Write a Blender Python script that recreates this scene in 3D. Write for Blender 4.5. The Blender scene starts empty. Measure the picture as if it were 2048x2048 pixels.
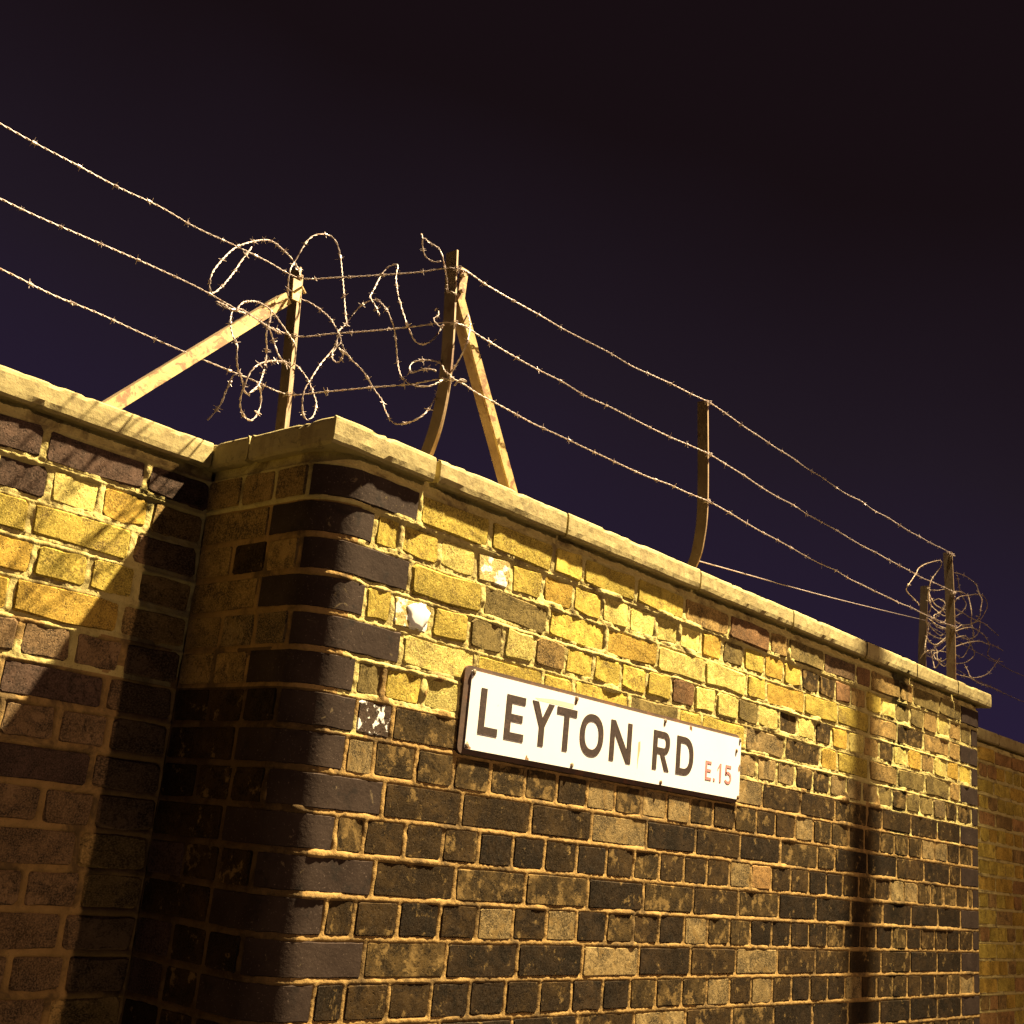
import bpy, bmesh, math, random
import numpy as np
from mathutils import Vector, Matrix
random.seed(7)
rng = np.random.RandomState(7)
scene = bpy.context.scene
COL = scene.collection

# ---------------------------------------------------------------- camera
# metres; x runs along the street wall, y goes back behind it, z=0 is the top of the brickwork
FPX, YAW, PIT, ROL = 2419.412, -0.83148, 0.27482, 0.09869
CAM = Vector((-1.61596, -1.77517, -0.70899))
_f = Vector((-math.sin(YAW) * math.cos(PIT), math.cos(YAW) * math.cos(PIT), math.sin(PIT)))
_r = Vector((math.cos(YAW), math.sin(YAW), 0)); _u = _r.cross(_f)
_r2 = _r * math.cos(ROL) + _u * math.sin(ROL); _u2 = -_r * math.sin(ROL) + _u * math.cos(ROL)
cd = bpy.data.cameras.new('camera'); cam = bpy.data.objects.new('camera', cd); COL.objects.link(cam)
M = Matrix((_r2, _u2, -_f)).transposed().to_4x4(); M.translation = CAM
cam.matrix_world = M
cd.sensor_width = 36; cd.sensor_fit = 'HORIZONTAL'; cd.lens = 36 * FPX / 2048
cd.clip_start = 0.02; cd.clip_end = 2000
scene.camera = cam

# ---------------------------------------------------------------- night sky
w = bpy.data.worlds.new('World'); scene.world = w; w.use_nodes = True
nt = w.node_tree; nt.nodes.clear()
bg = nt.nodes.new('ShaderNodeBackground'); wo = nt.nodes.new('ShaderNodeOutputWorld')
tc = nt.nodes.new('ShaderNodeTexCoord'); sp = nt.nodes.new('ShaderNodeSeparateXYZ')
nt.links.new(tc.outputs['Generated'], sp.inputs[0])
rp = nt.nodes.new('ShaderNodeValToRGB')
els = rp.color_ramp.elements
els[0].position = 0.0; els[0].color = (0.023, 0.0130, 0.055, 1)
els[1].position = 0.62; els[1].color = (0.0085, 0.0045, 0.0060, 1)
e = els.new(0.28); e.color = (0.0195, 0.0120, 0.033, 1)
e = els.new(0.45); e.color = (0.0150, 0.0095, 0.0165, 1)
nz = nt.nodes.new('ShaderNodeTexNoise'); nz.inputs['Scale'].default_value = 2.2; nz.inputs['Detail'].default_value = 2
nt.links.new(tc.outputs['Generated'], nz.inputs['Vector'])
ma = nt.nodes.new('ShaderNodeMath'); ma.operation = 'MULTIPLY_ADD'; ma.inputs[1].default_value = 0.16; 
nt.links.new(nz.outputs['Fac'], ma.inputs[0]); 
mb = nt.nodes.new('ShaderNodeMath'); mb.operation = 'SUBTRACT'; mb.inputs[1].default_value = 0.14
nt.links.new(sp.outputs['Z'], mb.inputs[0]); nt.links.new(mb.outputs[0], ma.inputs[2]); mx = nt.nodes.new('ShaderNodeMath'); mx.operation = 'MULTIPLY_ADD'; mx.inputs[1].default_value = 0.22
nt.links.new(sp.outputs['X'], mx.inputs[0]); nt.links.new(ma.outputs[0], mx.inputs[2])
nt.links.new(mx.outputs[0], rp.inputs['Fac'])
nt.links.new(rp.outputs['Color'], bg.inputs['Color']); bg.inputs['Strength'].default_value = 1.0
nt.links.new(bg.outputs[0], wo.inputs[0])

# ---------------------------------------------------------------- lamps (the lights themselves; lanterns are built below)
LAMP1 = Vector((2.9, -1.55, 6.2)); LAMP2 = Vector((3.3, -9.0, 3.4))
def lamp(name, loc, power, colour, radius, cone, aim, blend=1.0):
    d = bpy.data.lights.new(name, 'SPOT'); d.energy = power; d.color = colour; d.shadow_soft_size = radius
    d.spot_size = math.radians(cone); d.spot_blend = blend
    o = bpy.data.objects.new(name, d); COL.objects.link(o); o.location = loc
    o.rotation_euler = (Vector(aim) - loc).to_track_quat('-Z', 'Y').to_euler()
    return o
L1 = lamp('lamp_light', LAMP1, 19500, (1.0, 0.79, 0.45), 0.075, 80, (-.35, .25, -.1))
L2 = lamp('lamp_light', LAMP2, 1200, (1.0, 0.60, 0.33), 0.12, 150, (0.0, -1.0, -1.5), .6)
scene.view_settings.view_transform = 'Standard'; scene.view_settings.look = 'None'
scene.view_settings.exposure = 0.0; scene.view_settings.gamma = 1.0
scene.cycles.max_bounces = 5

# ---------------------------------------------------------------- helpers
def tag(o, label=None, cat=None, group=None, kind=None):
    if label: o['label'] = label
    if cat: o['category'] = cat
    if group: o['group'] = group
    if kind: o['kind'] = kind
    return o
def link(name, me, parent=None, mats=()):
    o = bpy.data.objects.new(name, me); COL.objects.link(o)
    if parent: o.parent = parent
    for m in mats: o.data.materials.append(m)
    return o
def empty(name, loc=(0, 0, 0)):
    o = bpy.data.objects.new(name, None); COL.objects.link(o); o.location = loc; o.empty_display_size = .05
    return o
def mesh(name, V, F, smooth=False, mi=None):
    me = bpy.data.meshes.new(name); me.from_pydata([tuple(v) for v in V], [], F)
    if smooth: me.polygons.foreach_set('use_smooth', [True] * len(F))
    if mi is not None: me.polygons.foreach_set('material_index', mi)
    me.update(); return me
class MB:
    def __init__(s): s.V = []; s.F = []; s.M = []
    def add(s, V, F, mi=0):
        n = len(s.V); s.V += [tuple(v) for v in V]; s.F += [tuple(i + n for i in f) for f in F]; s.M += [mi] * len(F)
    def box(s, a, b):
        (x0, y0, z0), (x1, y1, z1) = a, b
        s.add([(x0,y0,z0),(x1,y0,z0),(x1,y1,z0),(x0,y1,z0),(x0,y0,z1),(x1,y0,z1),(x1,y1,z1),(x0,y1,z1)],
              [(0,3,2,1),(4,5,6,7),(0,1,5,4),(1,2,6,5),(2,3,7,6),(3,0,4,7)])
    def sweep(s, pts, u0, u1, v0, v1, U, W):
        """rectangular bar along pts; corners at U*u + W*v"""
        U = Vector(U); W = Vector(W); V = []; F = []
        for p in pts:
            p = Vector(p)
            for a, b in ((u0, v0), (u1, v0), (u1, v1), (u0, v1)): V.append(p + U * a + W * b)
        n = len(pts)
        for i in range(n - 1):
            for k in range(4):
                a = i * 4 + k; b = i * 4 + (k + 1) % 4
                F.append((a, b, b + 4, a + 4))
        F.append((3, 2, 1, 0)); m = (n - 1) * 4; F.append((m, m + 1, m + 2, m + 3))
        s.add(V, F)
    def tube(s, pts, r, n=6, cap=True, taper=None):
        pts = [Vector(p) for p in pts]; V = []; F = []; m = len(pts)
        up = Vector((0.13, 0.31, 0.94))
        for i, p in enumerate(pts):
            t = (pts[min(i + 1, m - 1)] - pts[max(i - 1, 0)])
            t = t.normalized() if t.length > 1e-9 else Vector((0, 0, 1))
            a = t.cross(up)
            if a.length < 1e-3: a = t.cross(Vector((1, 0, 0)))
            a.normalize(); b = t.cross(a); up = a.cross(t)
            rr = r if taper is None else r * taper[i]
            for k in range(n):
                c = 2 * math.pi * k / n; V.append(p + (a * math.cos(c) + b * math.sin(c)) * rr)
        for i in range(m - 1):
            for k in range(n):
                q = i * n + k; q2 = i * n + (k + 1) % n
                F.append((q, q2, q2 + n, q + n))
        if cap: F.append(tuple(range(n))[::-1]); F.append(tuple(range((m - 1) * n, m * n)))
        s.add(V, F)
    def build(s, name, mat=None, parent=None, smooth=False):
        me = mesh(name, s.V, s.F, smooth, s.M)
        mats = mat if isinstance(mat, (list, tuple)) else ([mat] if mat else [])
        return link(name, me, parent, mats)

_lat = {}
def vnoise(x, z, sc, seed):
    if seed not in _lat: _lat[seed] = np.random.RandomState(seed).rand(256, 256)
    L = _lat[seed]
    X = x * sc + 1000.; Z = z * sc + 1000.
    i = np.floor(X).astype(int); j = np.floor(Z).astype(int); fx = X - i; fz = Z - j
    fx = fx * fx * (3 - 2 * fx); fz = fz * fz * (3 - 2 * fz)
    g = lambda a, b: L[a % 256, b % 256]
    return (g(i, j) * (1 - fx) + g(i + 1, j) * fx) * (1 - fz) + (g(i, j + 1) * (1 - fx) + g(i + 1, j + 1) * fx) * fz
def fnoise(x, z, sc, seed, oc=3):
    r = 0; a = 1; t = 0
    for k in range(oc): r = r + a * vnoise(x, z, sc * 2 ** k, seed + k); t += a; a *= .5
    return r / t

# ---------------------------------------------------------------- materials
def nodes(name):
    m = bpy.data.materials.new(name); m.use_nodes = True; n = m.node_tree; n.nodes.clear()
    out = n.nodes.new('ShaderNodeOutputMaterial'); b = n.nodes.new('ShaderNodeBsdfPrincipled')
    n.links.new(b.outputs[0], out.inputs[0]); return m, n, b
def objvec(n):
    """object coordinates shifted by where the object stands, so that shared meshes never repeat"""
    t = n.nodes.new('ShaderNodeTexCoord'); oi = n.nodes.new('ShaderNodeObjectInfo')
    a = n.nodes.new('ShaderNodeVectorMath'); a.operation = 'ADD'
    mul = n.nodes.new('ShaderNodeMath'); mul.operation = 'MULTIPLY'; mul.inputs[1].default_value = 37.0
    n.links.new(oi.outputs['Random'], mul.inputs[0])
    n.links.new(t.outputs['Object'], a.inputs[0]); n.links.new(mul.outputs[0], a.inputs[1])
    return a.outputs[0], oi
def noise(n, vec, sc, det=4, rough=.6, dist=0):
    x = n.nodes.new('ShaderNodeTexNoise'); x.inputs['Scale'].default_value = sc; x.inputs['Detail'].default_value = det
    x.inputs['Roughness'].default_value = rough; x.inputs['Distortion'].default_value = dist
    n.links.new(vec, x.inputs['Vector']); return x.outputs['Fac']
def ramp(n, fac, stops):
    r = n.nodes.new('ShaderNodeValToRGB'); r.color_ramp.elements.remove(r.color_ramp.elements[1])
    for i, (p, c) in enumerate(stops):
        el = r.color_ramp.elements[0] if i == 0 else r.color_ramp.elements.new(p)
        el.position = p; el.color = (c[0], c[1], c[2], 1) if hasattr(c, '__len__') else (c, c, c, 1)
    n.links.new(fac, r.inputs[0]); return r.outputs[0]
def mix(n, fac, a, b, mode='MIX'):
    x = n.nodes.new('ShaderNodeMix'); x.data_type = 'RGBA'; x.blend_type = mode
    for s, v in ((0, fac), (6, a), (7, b)):
        if hasattr(v, 'is_linked') or hasattr(v, 'links'): n.links.new(v, x.inputs[s])
        elif s == 0: x.inputs[0].default_value = v
        else: x.inputs[s].default_value = (*v, 1)
    return x.outputs[2]
def bump(n, b, h, strength, dist):
    x = n.nodes.new('ShaderNodeBump'); x.inputs['Strength'].default_value = strength; x.inputs['Distance'].default_value = dist
    n.links.new(h, x.inputs['Height']); n.links.new(x.outputs[0], b.inputs['Normal'])
def addm(n, a, b, k=1.0):
    x = n.nodes.new('ShaderNodeMath'); x.operation = 'MULTIPLY_ADD'; x.inputs[1].default_value = k
    n.links.new(b, x.inputs[0]); n.links.new(a, x.inputs[2]); return x.outputs[0]

def brick_mat(name, c1, c2, soot, soot_at=.62, splash=None, splash_at=.6, rough=.9, bs=1.0, smear=0.0, ss=30):
    """c1/c2 mottle, soot = dark crust in patches beyond soot_at, splash = pale paint or lime in patches, smear = mortar wiped over the face"""
    m, n, b = nodes(name); v, oi = objvec(n)
    base = mix(n, ramp(n, noise(n, v, 28, 5, .65), [(.36, 0), (.62, 1)]), c1, c2)
    base = mix(n, 1.0, base, ramp(n, noise(n, v, 11, 3, .6, .5), [(.34, .50), (.50, .95), (.64, 1.30)]), 'MULTIPLY')
    hsv = n.nodes.new('ShaderNodeHueSaturation'); n.links.new(base, hsv.inputs['Color'])
    mr = n.nodes.new('ShaderNodeMapRange'); mr.inputs['To Min'].default_value = .72; mr.inputs['To Max'].default_value = 1.25
    n.links.new(oi.outputs['Random'], mr.inputs['Value']); n.links.new(mr.outputs[0], hsv.inputs['Value'])
    base = hsv.outputs[0]
    s = noise(n, v, 17, 6, .7, .6)
    base = mix(n, ramp(n, s, [(soot_at - .05, 0), (soot_at + .05, 1)]), base, soot)
    base = mix(n, ramp(n, noise(n, v, 12, 5, .7, .3), [(.478, 0), (.5, .75), (.522, 0)]), base, tuple(x * .8 for x in soot))
    base = mix(n, ramp(n, noise(n, v, 75, 3, .6), [(.60, 0), (.68, .6)]), base, tuple(x * .45 for x in c2))
    pits = noise(n, v, 190, 2, .5)
    base = mix(n, ramp(n, pits, [(.66, 0), (.71, 1)]), base, tuple(x * .35 for x in c2))
    base = mix(n, ramp(n, noise(n, v, 330, 2, .5), [(.3, .55), (.6, 0)]), base, tuple(min(1, x * 1.7 + .02) for x in c1))
    if smear:
        sm = noise(n, v, 27, 7, .72, .15)
        base = mix(n, ramp(n, sm, [(1 - smear, 0), (1 - smear + .07, .8)]), base, (.22, .145, .055))
    if splash:
        base = mix(n, ramp(n, noise(n, v, ss, 4, .6), [(splash_at - .02, 0), (splash_at + .02, 1)]), base, splash)
    n.links.new(base, b.inputs['Base Color']); b.inputs['Roughness'].default_value = rough
    b.inputs['Specular IOR Level'].default_value = .06
    h = addm(n, noise(n, v, 42, 5, .62), noise(n, v, 15, 3, .6), 1.5)
    h = addm(n, h, ramp(n, pits, [(.62, 0), (.72, 1)]), -.9)
    bump(n, b, h, .42 * bs, .0040)
    return m
MT = {
 'yellow':  brick_mat('stock_brick_yellow', (.43, .335, .068), (.32, .235, .045), (.12, .08, .03), .60),
 'pale':    brick_mat('stock_brick_pale', (.53, .45, .145), (.41, .33, .085), (.16, .11, .045), .62),
 'gold':    brick_mat('stock_brick_gold', (.43, .29, .055), (.33, .21, .04), (.11, .07, .025), .64),
 'ochre':   brick_mat('stock_brick_ochre', (.30, .20, .07), (.20, .13, .045), (.07, .048, .024), .56),
 'olive':   brick_mat('stock_brick_grey', (.18, .135, .048), (.115, .085, .030), (.045, .032, .016), .56),
 'red':     brick_mat('brick_red_brown', (.18, .10, .045), (.12, .065, .03), (.05, .035, .022), .58),
 'orange':  brick_mat('brick_orange', (.31, .18, .065), (.24, .135, .048), (.09, .055, .025), .60),
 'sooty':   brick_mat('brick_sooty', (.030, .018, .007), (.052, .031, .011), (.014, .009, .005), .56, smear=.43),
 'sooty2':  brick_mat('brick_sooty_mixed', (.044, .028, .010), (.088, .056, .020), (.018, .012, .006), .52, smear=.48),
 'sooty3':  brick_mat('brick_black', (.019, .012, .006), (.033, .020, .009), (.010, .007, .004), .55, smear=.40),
 'tan':     brick_mat('brick_scoured_tan', (.26, .185, .08), (.17, .12, .052), (.045, .034, .020), .52, smear=.46),
 'purple':  brick_mat('brick_plum', (.18, .115, .058), (.13, .082, .042), (.05, .035, .022), .54),
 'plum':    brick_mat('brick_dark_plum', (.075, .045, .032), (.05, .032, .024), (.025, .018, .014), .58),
 'white':   brick_mat('brick_paint_patch', (.50, .41, .17), (.40, .31, .11), (.2, .14, .06), .68, splash=(.84, .82, .74), splash_at=.53),
 'splat':   brick_mat('brick_paint_splatter', (.06, .04, .03), (.045, .032, .024), (.03, .022, .018), .6, splash=(.92, .91, .88), splash_at=.555, ss=42),
}
def blue_mat():
    m, n, b = nodes('blue_engineering_brick'); v, oi = objvec(n)
    base = mix(n, ramp(n, noise(n, v, 14, 3, .6), [(.35, 0), (.65, 1)]), (.030, .019, .015), (.048, .032, .025))
    base = mix(n, ramp(n, noise(n, v, 260, 2, .5), [(.64, 0), (.74, .7)]), base, (.15, .11, .09))
    base = mix(n, ramp(n, noise(n, v, 30, 6, .72, .8), [(.64, 0), (.70, .55)]), base, (.24, .18, .10))
    base = mix(n, ramp(n, noise(n, v, 20, 5, .65), [(.58, 0), (.68, .8)]), base, (.020, .015, .013))
    n.links.new(base, b.inputs['Base Color']); b.inputs['Roughness'].default_value = .85; b.inputs['Specular IOR Level'].default_value = .12
    bump(n, b, addm(n, noise(n, v, 120, 4, .6), noise(n, v, 26, 3, .6), 1.2), .35, .0018); return m
MT['blue'] = blue_mat()
def mortar_mat(name, c1, c2, dirt, dirt_at):
    m, n, b = nodes(name); v, oi = objvec(n)
    base = mix(n, ramp(n, noise(n, v, 24, 5, .65), [(.35, 0), (.65, 1)]), c1, c2)
    base = mix(n, ramp(n, noise(n, v, 9, 6, .7, .4), [(dirt_at - .04, 0), (dirt_at + .07, .8)]), base, dirt)
    base = mix(n, ramp(n, noise(n, v, 300, 2, .5), [(.62, 0), (.72, .6)]), base, (.12, .09, .05))
    n.links.new(base, b.inputs['Base Color']); b.inputs['Roughness'].default_value = .95
    b.inputs['Specular IOR Level'].default_value = .04
    bump(n, b, addm(n, noise(n, v, 90, 5, .7), noise(n, v, 30, 3), 1.0), .8, .003); return m
MORT = mortar_mat('lime_mortar', (.54, .46, .19), (.42, .345, .13), (.14, .10, .05), .56)
MORTL = mortar_mat('dim_sooty_repointing', (.35, .225, .085), (.25, .16, .06), (.08, .055, .03), .54)  # sooty lower joints, darkened further to paint in the lamplight's falloff
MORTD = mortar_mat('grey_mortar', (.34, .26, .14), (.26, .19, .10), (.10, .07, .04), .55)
MORTS = mortar_mat('shaded_mortar', (.15, .095, .04), (.10, .065, .028), (.05, .032, .016), .52)  # darkest mortar copy; puts the shade low on the return into its colour
def coping_mat():
    m, n, b = nodes('coping_stone'); v, oi = objvec(n)
    base = mix(n, ramp(n, noise(n, v, 9, 5, .65), [(.35, 0), (.65, 1)]), (.40, .33, .145), (.30, .24, .095))
    base = mix(n, ramp(n, noise(n, v, 34, 5, .7, .5), [(.55, 0), (.66, .75)]), base, (.17, .13, .055))
    mp = n.nodes.new('ShaderNodeMapping'); mp.inputs['Scale'].default_value = (26, 26, 3); n.links.new(v, mp.inputs[0])
    base = mix(n, ramp(n, noise(n, mp.outputs[0], 1, 4, .6), [(.54, 0), (.68, .55)]), base, (.22, .16, .07))
    base = mix(n, ramp(n, noise(n, v, 220, 2, .5), [(.64, 0), (.72, .6)]), base, (.20, .15, .08))
    n.links.new(base, b.inputs['Base Color']); b.inputs['Roughness'].default_value = .9
    bump(n, b, addm(n, noise(n, v, 70, 6, .7), noise(n, v, 14, 3), .8), .45, .003); return m
COPE = coping_mat()
def metal_mat(name, c1, c2, rust, rust_at, metallic=.3, rough=.55, sc=30):
    m, n, b = nodes(name); v, oi = objvec(n)
    base = mix(n, ramp(n, noise(n, v, sc, 5, .6), [(.35, 0), (.65, 1)]), c1, c2)
    base = mix(n, ramp(n, noise(n, v, sc * .6, 6, .7, .5), [(rust_at, 0), (rust_at + .07, .9)]), base, rust)
    n.links.new(base, b.inputs['Base Color']); b.inputs['Metallic'].default_value = metallic; b.inputs['Roughness'].default_value = rough
    bump(n, b, noise(n, v, 150, 5, .7), .5, .001); return m
GALV = metal_mat('galvanised_wire', (.40, .33, .32), (.27, .21, .20), (.30, .17, .10), .58, .25, .5, 60)
OLDWIRE = metal_mat('weathered_wire', (.52, .42, .32), (.38, .29, .21), (.22, .12, .07), .52, .2, .6, 60)
ANGLE = metal_mat('rusty_angle_iron', (.30, .21, .12), (.20, .13, .07), (.13, .06, .03), .56, .1, .7, 18)
WEB = metal_mat('shaded_rusty_iron', (.10, .068, .042), (.07, .046, .028), (.06, .03, .016), .56, .05, .8, 18)  # darker copy of the rusty angle iron, with the web's shade in its colour
BRACE = metal_mat('lit_brace_iron', (.44, .33, .13), (.34, .24, .09), (.17, .075, .03), .50, .05, .7, 45)  # brighter iron for the braces' street faces; lamplit gold put into the colour
def plain(name, c, rough=.8, metallic=0, spec=.4):
    m, n, b = nodes(name); v, oi = objvec(n)
    base = mix(n, noise(n, v, 12, 4), tuple(x * .85 for x in c), tuple(min(1, x * 1.12) for x in c))
    n.links.new(base, b.inputs['Base Color']); b.inputs['Roughness'].default_value = rough; b.inputs['Metallic'].default_value = metallic
    b.inputs['Specular IOR Level'].default_value = spec; return m

# ---------------------------------------------------------------- brickwork
CP, H = 0.07404, 0.1125                  # course pitch, header pitch
XC, XE, YI, R = -0.198, 3.19, 0.398, 0.09
ZTOP, ZGROUND = 0.022, -2.22
BH = CP - 0.0105
class Path:
    """face line of a wall seen from above; s is the distance along it"""
    def __init__(s, kind): s.kind = kind
    def at(s, t, d=0.0):
        if s.kind == 'left': return (t, YI - d), (0, -1)
        if s.kind == 'right': return (t, YI - d), (0, -1)
        q = math.pi * R / 2; a = XC + R; b = XE - R
        if t < a - q: return (XC - d, R + (a - q - t)), (-1, 0)
        if t < a:
            ph = (a - t) / R; nx, ny = -math.sin(ph), -math.cos(ph)
            return (a + nx * (R + d), R + ny * (R + d)), (nx, ny)
        if t <= b: return (t, -d), (0, -1)
        if t < b + q:
            ph = (t - b) / R; nx, ny = math.sin(ph), -math.cos(ph)
            return (b + nx * (R + d), R + ny * (R + d)), (nx, ny)
        return (XE + d, R + (t - b - q)), (1, 0)
P_BLOCK, P_LEFT, P_RIGHT = Path('block'), Path('left'), Path('right')
SMIN = XC + R - math.pi * R / 2 - (YI - R); SMAX = XE - R + math.pi * R / 2 + (YI - R)
J = .0102                                 # joint width

def project(p):
    q = Vector(p) - CAM; z = q.dot(_f)
    if z < .05: return None
    return 1024 + FPX * q.dot(_r2) / z, 1024 - FPX * q.dot(_u2) / z, z
NROW = 30
# hand-read oddities: (row, s) -> material key
SPECIAL = [(4, .076, 'white'), (2, .33, 'white2'), (7, -.004, 'splat'), (4, .30, 'olive'), (4, 1.051, 'red'), (2, 1.296, 'olive'),
 (2, 1.741, 'sooty2'), (3, 1.894, 'tan'), (4, 1.627, 'sooty2'), (4, 1.848, 'sooty2'), (5, 1.70, 'sooty2'), (4, 1.75, 'pale'), (4, 1.966, 'gold'),
 (5, 1.935, 'gold'), (5, 1.458, 'tan'), (5, 1.294, 'yellow'), (3, 1.72, 'olive'), (3, 1.042, 'pale'), (2, 2.31, 'pale'), (3, 2.645, 'sooty'),
 (3, 2.412, 'orange'), (4, 2.849, 'gold'), (5, 3.02, 'white3'), (5, 2.375, 'yellow'), (5, 2.667, 'sooty'), (13, .23, 'tan'), (12, .389, 'tan'),
 (3, .794, 'gold'), (7, .131, 'sooty2'), (10, 1.526, 'orange'), (10, 1.42, 'tan'), (3, .10, 'yellow'), (3, .55, 'pale'), (2, .2, 'pale'), (4, .42, 'pale'),
 (2, 1.9, 'sooty2'), (2, 2.0, 'red'), (3, 1.5, 'gold'), (3, 2.9, 'ochre'), (5, 2.2, 'red'), (2, 2.6, 'olive'), (2, .85, 'pale'), (4, 2.5, 'gold')]
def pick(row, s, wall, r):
    if wall == 'block' and s > XC + R:
        for rw, sx, k in SPECIAL:
            if rw == row and abs(s - sx) < .055: return k.rstrip('23') if k.startswith('white') else k
        if row == 1: return r.choice(['ochre', 'yellow', 'olive', 'ochre', 'yellow']) if s < 1.3 else r.choice(['ochre', 'red', 'purple', 'olive'])
        far = s > 2.1
        if row <= 5 or (row == 6 and s < .3):
            return r.choice(['yellow'] * 5 + ['pale'] * 3 + ['gold'] * 2 + ['ochre'] + ['olive']) if not far else r.choice(['ochre'] * 4 + ['yellow'] * 2 + ['gold', 'olive', 'olive', 'sooty2', 'pale'])
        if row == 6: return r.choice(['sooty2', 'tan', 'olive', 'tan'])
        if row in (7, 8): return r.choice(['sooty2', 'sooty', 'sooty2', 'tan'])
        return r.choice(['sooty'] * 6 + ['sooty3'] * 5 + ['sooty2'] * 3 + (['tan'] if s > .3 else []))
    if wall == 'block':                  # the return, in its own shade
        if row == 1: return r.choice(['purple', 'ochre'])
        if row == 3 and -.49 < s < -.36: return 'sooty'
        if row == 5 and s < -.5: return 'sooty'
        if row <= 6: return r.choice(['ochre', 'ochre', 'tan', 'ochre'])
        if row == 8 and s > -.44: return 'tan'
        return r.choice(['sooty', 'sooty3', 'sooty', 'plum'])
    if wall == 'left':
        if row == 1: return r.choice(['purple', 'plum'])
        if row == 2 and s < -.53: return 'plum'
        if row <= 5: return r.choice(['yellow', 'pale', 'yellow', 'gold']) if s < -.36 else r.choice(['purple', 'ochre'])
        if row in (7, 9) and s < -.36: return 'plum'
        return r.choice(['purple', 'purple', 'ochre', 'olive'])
    return r.choice(['yellow', 'orange', 'gold', 'yellow', 'gold', 'ochre'])

def layout(wall):
    """rows -> list of (s0, s1, kind)"""
    rows = {}
    r = random.Random({'block': 3, 'left': 5, 'right': 8}[wall])
    for k in range(1, NROW + 1):
        L = []; odd = k % 2 == 1
        if wall == 'block':
            qr, qf = (-.221, .038) if odd else (-.329, -.072)
            # the return behind the rounded corner
            a = qr - J; rem = a - SMIN
            cuts = [.10, .112] if odd else ([.108] if r.random() < .6 else [])
            for c in cuts: L.append((a - c + J, a)); a -= c
            L.append((SMIN + .002, a))
            L.append((qr, qf if k != 7 else -.058, 'bull'))
            if k == 7: L.append((-.050, qf))
            off = XE - .0
            ef, er = (XE - .238 + .0, XE - R + .113) if odd else (XE - .128, XE - R + .221)
            x = qf + J
            if not odd: L.append((x, x + .062)); x += .062 + J
            pitch = H if not odd else .2245
            drift = 0
            while x + pitch * 1.3 < ef:
                wd = pitch + (r.random() - .5) * .008
                # now and then a header in a stretcher course, as in old patched work
                if odd and r.random() < .16 and k < 12: wd = H
                L.append((x, x + wd - J)); x += wd
            if ef - x > .02: L.append((x, ef - J))
            L.append((ef, er, 'bull'))
            a = er + J
            for c in ([.112, .10] if odd else [.108]):
                L.append((a, a + c - J)); a += c
            L.append((a, SMAX - .002))
        elif wall == 'left':
            x = XC - .002; x -= .16 if odd else .137
            L.append((x + J, XC - .002)); pitch = .2245 if odd else H
            if k == 7: pitch = .2245
            while x > -3.0:
                wd = pitch + (r.random() - .5) * .01; L.append((x - wd + J, x)); x -= wd
        else:
            x = XE + .002; pitch = .2245 if odd else H
            if odd: L.append((x, x + .08)); x += .08 + J
            while x < 9.0:
                wd = pitch + (r.random() - .5) * .01; L.append((x, x + wd - J)); x += wd
        rows[k] = L
    return rows

def brick_mesh(wd, h, worn, seed):
    """ten-sided irregular face, a worn arris and short sides; front at y=0 facing -y; 50 triangles"""
    r = random.Random(seed)
    c = .0075 if worn else .0035; j = .0030 if worn else .0009; ch = .0038 if worn else .0022
    X, Z = wd / 2, h / 2
    out = [(-X + c, -Z), (0, -Z), (X - c, -Z), (X, -Z + c), (X, Z - c), (X - c, Z), (0, Z), (-X + c, Z), (-X, Z - c), (-X, -Z + c)]
    out = [(x + r.uniform(-j, j), z + r.uniform(-j, j)) for x, z in out]
    V = []; n = len(out)
    for x, z in out: V.append((x, .022, z))
    for x, z in out: V.append((x, .0035 + r.uniform(0, j), z))
    for x, z in out:
        k = ch * r.uniform(.6, 1.7); L = math.hypot(x / X, z / Z)
        V.append((x - math.copysign(k, x) * min(1, abs(x) / (X - .002)) ** 4, r.uniform(-.0004, .0004) if worn else 0.0, z - math.copysign(k, z) * min(1, abs(z) / (Z - .002)) ** 4))
    V.append((r.uniform(-.01, .01), r.uniform(-.0006, .0003) if worn else 0.0, r.uniform(-.008, .008)))
    F = []
    for a in range(2):
        for i in range(n):
            i2 = (i + 1) % n; F.append((a * n + i, a * n + i2, (a + 1) * n + i2, (a + 1) * n + i))
    for i in range(n): F.append((2 * n + i, 2 * n + (i + 1) % n, 3 * n))
    return V, F
def bull_mesh(path, s0, s1, z0, z1, d0=0.0):
    ns = max(3, int((s1 - s0) / .016)); V = []; F = []
    S = [s0, s0 + .002] + [s0 + (s1 - s0) * i / ns for i in range(1, ns)] + [s1 - .002, s1]
    Zs = [(z0, -.02), (z0 + .0, -.003), (z0 + .0025, 0), (z1 - .0025, 0), (z1 - .0, -.003), (z1, -.02)]
    S = [s0] + S + [s1]
    for i, s in enumerate(S):
        q_ = (fnoise(np.array([s]), np.array([z0]), 55, 120, 3)[0] - .5, fnoise(np.array([s]), np.array([z1 + 3.1]), 55, 120, 3)[0] - .5)
        for z, d in Zs:
            z = z + (q_[0] if z < (z0 + z1) / 2 else q_[1]) * .0042; dd = d + (q_[0] * q_[1]) * .004
            if i in (0, len(S) - 1): dd = -.02
            elif i in (1, len(S) - 2): dd = min(d, -.003)
            (x, y), _ = path.at(s, dd + d0); V.append((x, y, z))
    m = len(Zs)
    for i in range(len(S) - 1):
        for k in range(m - 1):
            a = i * m + k; F.append((a, a + m, a + m + 1, a + 1))
    return V, F
def sharpen(me, deg=28):
    bm = bmesh.new(); bm.from_mesh(me)
    for e in bm.edges: e.smooth = len(e.link_faces) == 2 and e.calc_face_angle(0) < math.radians(deg)
    bm.to_mesh(me); bm.free()

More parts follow.
